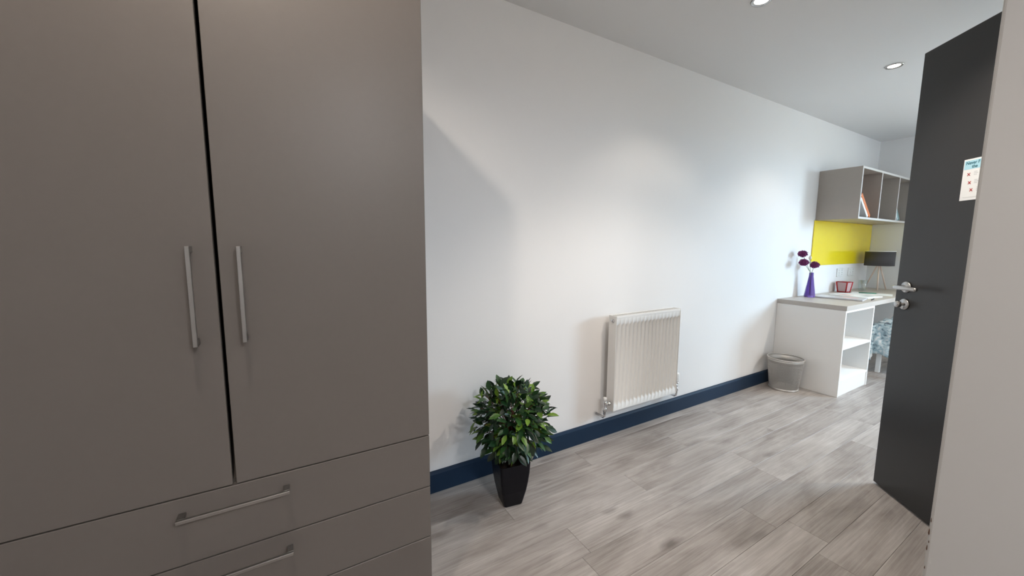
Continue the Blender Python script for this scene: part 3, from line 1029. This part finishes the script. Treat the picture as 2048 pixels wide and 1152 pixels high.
def leaf_shape(bm, L, Wd, M):
    """Pointed oval leaf, folded along its midrib and arching at the tip."""
    prof_ = [(0.0, 0.02), (0.22, 0.72), (0.48, 1.0), (0.75, 0.66), (1.0, 0.0)]
    mid, lf, rg = [], [], []
    vs_ = []
    for t, wv in prof_:
        zc = -0.10 * L * t * t
        m_ = bm.verts.new((L * t, 0, zc)); vs_.append(m_); mid.append(m_)
        if 0 < t < 1:
            a = bm.verts.new((L * t, Wd / 2 * wv, zc + 0.18 * Wd * wv)); b_ = bm.verts.new((L * t, -Wd / 2 * wv, zc + 0.18 * Wd * wv))
            vs_ += [a, b_]; lf.append(a); rg.append(b_)
    for s, side in ((1, lf), (-1, rg)):
        fs = [(mid[0], mid[1], side[0])] + [(mid[q + 1], mid[q + 2], side[q + 1], side[q]) for q in range(2)] + [(mid[3], mid[4], side[2])]
        for f in fs:
            ff = bm.faces.new(f if s < 0 else f[::-1])
            ff.smooth = True
    bmesh.ops.transform(bm, matrix=M, verts=vs_)


def leaf_matrix(d, rad, spread):
    pos = BC + Vector((d.x, d.y, d.z * 0.98)) * rad
    dirv = (d + Vector((rnd.uniform(-1, 1), rnd.uniform(-1, 1), rnd.uniform(-1.0, 0.75))) * spread).normalized()
    n0 = (Vector((0, 0, 1)) + d * 0.5 + Vector((rnd.uniform(-1, 1), rnd.uniform(-1, 1), rnd.uniform(-1, 1))) * 0.6)
    yv_ = n0.cross(dirv).normalized()
    zv_ = dirv.cross(yv_).normalized()
    M = Matrix((dirv, yv_, zv_)).transposed().to_4x4()
    M.translation = pos
    return M


leaf_meshes = []
for L, Wd in ((0.056, 0.027), (0.049, 0.022), (0.062, 0.027)):
    bm = bmesh.new()
    leaf_shape(bm, L, Wd, Matrix())
    bm.normal_update()
    me = bpy.data.meshes.new('leaf')
    bm.to_mesh(me)
    bm.free()
    me.materials.append(M_leaf)
    leaf_meshes.append(me)
NL = 296
for i in range(NL):
    d = sphere_dir(i, NL)
    o = bpy.data.objects.new('leaf', leaf_meshes[i % 3])
    C.objects.link(o)
    o.parent = plant
    o.matrix_local = leaf_matrix(d, rnd.uniform(0.128, 0.175), 0.85)
bm = bmesh.new()
for i in range(640):
    d = sphere_dir(i, 640)
    leaf_shape(bm, rnd.uniform(0.042, 0.058), rnd.uniform(0.019, 0.026), leaf_matrix(d, rnd.uniform(0.07, 0.155), 1.0))
fo = link('inner_foliage', bm, M_leaf, plant)
fo['kind'] = 'stuff'

# ------------------------------------------------------------------ the open door
u_dir = Vector((-0.64369, -0.76528, 0))      # from free edge to hinge
A = Vector((2.5268, -1.05534, 0))
ang = math.atan2(u_dir.y, u_dir.x)
# local frame: +x from free edge towards the hinge, +y = out of the visible face's back, visible face at y = 0 facing -y
door = tag(empty('door_1', A, ang), 'charcoal grey door standing ajar beside the projecting wall', 'door', kind='structure')
# with this rotation local -y points to the camera side when (-0.765, 0.644) = R(ang) * (0, -1)
n_loc = Vector((math.sin(ang), -math.cos(ang), 0))
s = -1 if n_loc.dot(Vector((-0.76528, 0.64369, 0))) > 0 else 1      # sign of the visible side along local y
DB, DT = 0.010, 2.071


def dy(a, b_):
    """Range measured out of the visible face, towards the viewer positive."""
    return tuple(sorted((s * a, s * b_)))


link('leaf_panel', B((0.0, DOOR_W, *dy(-0.044, 0.0), DB, DT), bev=0.0015), M_door, door)
han = empty('handle', (0.060, 0, 1.016))
han.parent = door
han['label'] = 'satin steel lever handle'
RotF = Matrix.Rotation(math.radians(90 * -s), 4, 'X')     # lathe axis z -> visible normal


def flathe(bm, prof, cx, cz, n=28):
    Mx = Matrix(((1, 0, 0, cx), (0, 0, s, 0), (0, 1, 0, cz), (0, 0, 0, 1)))
    lathe(bm, prof, n, M=Mx)


bm = bmesh.new()
flathe(bm, [(0, 0), (0.026, 0), (0.026, 0.006), (0.024, 0.009), (0.012, 0.0095), (0.010, 0.012), (0, 0.012)], 0, 0)
link('rose', bm, M_steel, han)
bm = bmesh.new()
tube(bm, [(0, s * 0.009, 0), (0, s * 0.040, 0), (0.004, s * 0.052, 0), (0.016, s * 0.057, 0), (0.06, s * 0.056, 0.0), (0.115, s * 0.053, -0.001), (0.120, s * 0.052, -0.001)], [0.0095, 0.0095, 0.010, 0.010, 0.0095, 0.0095, 0.006], 14)
link('lever', bm, M_steel, han)
loc = empty('thumb_turn', (0.060, 0, 0.935))
loc.parent = door
loc['label'] = 'satin steel thumb turn lock'
bm = bmesh.new()
flathe(bm, [(0, 0), (0.026, 0), (0.026, 0.006), (0.024, 0.009), (0.010, 0.0095), (0.008, 0.012), (0, 0.012)], 0, 0)
link('rose', bm, M_steel, loc)
bm = bmesh.new()
flathe(bm, [(0, 0.010), (0.0065, 0.010), (0.0065, 0.024), (0, 0.024)], 0, 0, 14)
flathe(bm, [(0, 0.022), (0.0135, 0.022), (0.0145, 0.026), (0.0145, 0.036), (0.012, 0.040), (0, 0.041)], 0, 0, 20)
link('turn_knob', bm, M_steel, loc)
for z in (0.25, 1.05, 1.85):
    bm = bmesh.new()
    lathe(bm, [(0, z - 0.05), (0.007, z - 0.05), (0.007, z + 0.05), (0, z + 0.05)], 12, center=(DOOR_W + 0.008, s * 0.004))
    link('hinge', bm, M_steel, door)

# notice stuck on the door
notice = tag(empty('notice', A, ang), 'white safety notice with red crosses stuck on the charcoal door', 'notice')
nx0, nw, nz0, nz1 = 0.2545, 0.116, 1.389, 1.550
link('sheet', B((nx0, nx0 + nw, *dy(0.0002, 0.0010), nz0, nz1)), M_paper, notice)
link('heading_band', B((nx0 + 0.003, nx0 + nw - 0.003, *dy(0.0010, 0.0013), nz1 - 0.040, nz1 - 0.006)), M_inkblue, notice)


def lettering(txt, x, z, size, m, name='lettering'):
    cu = bpy.data.curves.new('lettering', 'FONT')
    cu.body = txt
    cu.size = size
    cu.extrude = 0.0
    cu.offset = 0.0004
    t = bpy.data.objects.new('lettering', cu)
    C.objects.link(t)
    dg = bpy.context.evaluated_depsgraph_get()
    me = bpy.data.meshes.new_from_object(t.evaluated_get(dg))
    bpy.data.objects.remove(t)
    bm = bmesh.new()
    bm.from_mesh(me)
    bpy.data.meshes.remove(me)
    # x right, y up in text space -> door plane, reading correctly from the visible side
    Mx = Matrix(((1, 0, 0, x), (0, 0, s, s * 0.0016), (0, 1, 0, z), (0, 0, 0, 1)))
    bmesh.ops.transform(bm, matrix=Mx, verts=bm.verts)
    return link(name, bm, m, notice)


lettering('Never F', nx0 + 0.009, nz1 - 0.021, 0.0165, M_ink)
lettering('the', nx0 + 0.034, nz1 - 0.036, 0.0165, M_ink)
for (cx, cz, m_) in ((nx0 + 0.025, 1.490, M_inkred), (nx0 + 0.032, 1.457, M_inkred), (nx0 + 0.042, 1.428, M_inkred)):
    bm = bmesh.new()
    for q in (45, -45):
        R_ = Matrix.Translation((cx, s * 0.0014, cz)) @ Matrix.Rotation(math.radians(q), 4, 'Y')
        box(bm, -0.0075, 0.0075, -0.0002, 0.0002, -0.0013, 0.0013, M=R_)
    link('cross_mark', bm, m_, notice)
bm = bmesh.new()
for (cx, cz) in ((nx0 + 0.045, 1.492), (nx0 + 0.050, 1.460), (nx0 + 0.062, 1.430)):
    for q in range(3):
        box(bm, cx, cx + 0.012 + 0.004 * (q % 2), *dy(0.0011, 0.0013), cz - 0.007 + q * 0.006, cz - 0.005 + q * 0.006)
link('small_print', bm, M_inkgrey, notice)
link('foot_line', B((nx0 + 0.012, nx0 + 0.07, *dy(0.0011, 0.0013), 1.400, 1.4012)), M_inkgrey, notice)


# ------------------------------------------------------------------ recessed ceiling lamps with their own light
def downlight(x, y, label, watt=LAMP_WATT, cone=118):
    root = tag(empty('downlight', (x, y, CEIL)), label, 'ceiling lamp', 'recessed ceiling lamps')
    bm = bmesh.new()
    lathe(bm, [(0.030, -0.001), (0.034, -0.004), (0.043, -0.005), (0.046, -0.001), (0.030, -0.001)], 36)
    link('ring', bm, M_steel, root)
    bm = bmesh.new()
    lathe(bm, [(0, -0.0035), (0.026, -0.003), (0.0305, -0.0012)], 28)
    link('lens', bm, M_lens, root)
    ld = bpy.data.lights.new('downlight_beam', 'SPOT')
    ld.energy = watt
    ld.color = LAMP_COLOR
    ld.spot_size = math.radians(cone)
    ld.spot_blend = 0.5
    ld.shadow_soft_size = 0.03
    lo = bpy.data.objects.new('downlight_beam', ld)
    C.objects.link(lo)
    lo.parent = root
    lo.location = (0, 0, -0.036)


downlight(3.385, -0.706, 'recessed ceiling lamp in front of the charcoal door edge', LAMP_WATT * 0.45)
downlight(1.975, -0.620, 'recessed ceiling lamp cut off by the top of the picture', LAMP_WATT * 0.33)
downlight(-0.12, -1.02, 'recessed ceiling lamp in front of the wardrobe', LAMP_WATT * 1.0, 156)
downlight(1.75, -1.22, 'extra unseen recessed ceiling lamp between the wardrobe and the open door', LAMP_WATT * 1.75)  # unseen; sited over the warm floor patch, also added as frontal fill
downlight(4.30, -2.05, 'added unseen fill lamp in the window half of the room', LAMP_WATT * 3.6)  # extra lamp out of view, added to lift the desk end

# opal lamp added out of view behind the camera as even fill
fl = tag(empty('fill_lamp', (0.60, -2.98, CEIL)), 'round opal fill lamp added unseen in the lobby', 'ceiling lamp')
bm = bmesh.new()
lathe(bm, [(0, 0), (0.165, 0), (0.165, -0.022), (0.160, -0.026), (0, -0.026)], 40)
link('base', bm, M_plastic, fl)
bm = bmesh.new()
lathe(bm, [(0.156, -0.0262), (0.152, -0.040), (0.130, -0.060), (0.085, -0.074), (0, -0.080)], 40)
link('diffuser', bm, mat('fill_lamp_diffuser', (0.85, 0.85, 0.84), 0.5, emit=(1.0, 0.97, 0.94), estr=6.0), fl)
ld = bpy.data.lights.new('fill_lamp_light', 'AREA')
ld.shape = 'DISK'
ld.size = 0.30
ld.energy = 27.0
ld.color = (0.97, 0.98, 1.0)
lo = bpy.data.objects.new('fill_lamp_light', ld)
C.objects.link(lo)
lo.parent = fl
lo.location = (0, 0, -0.084)
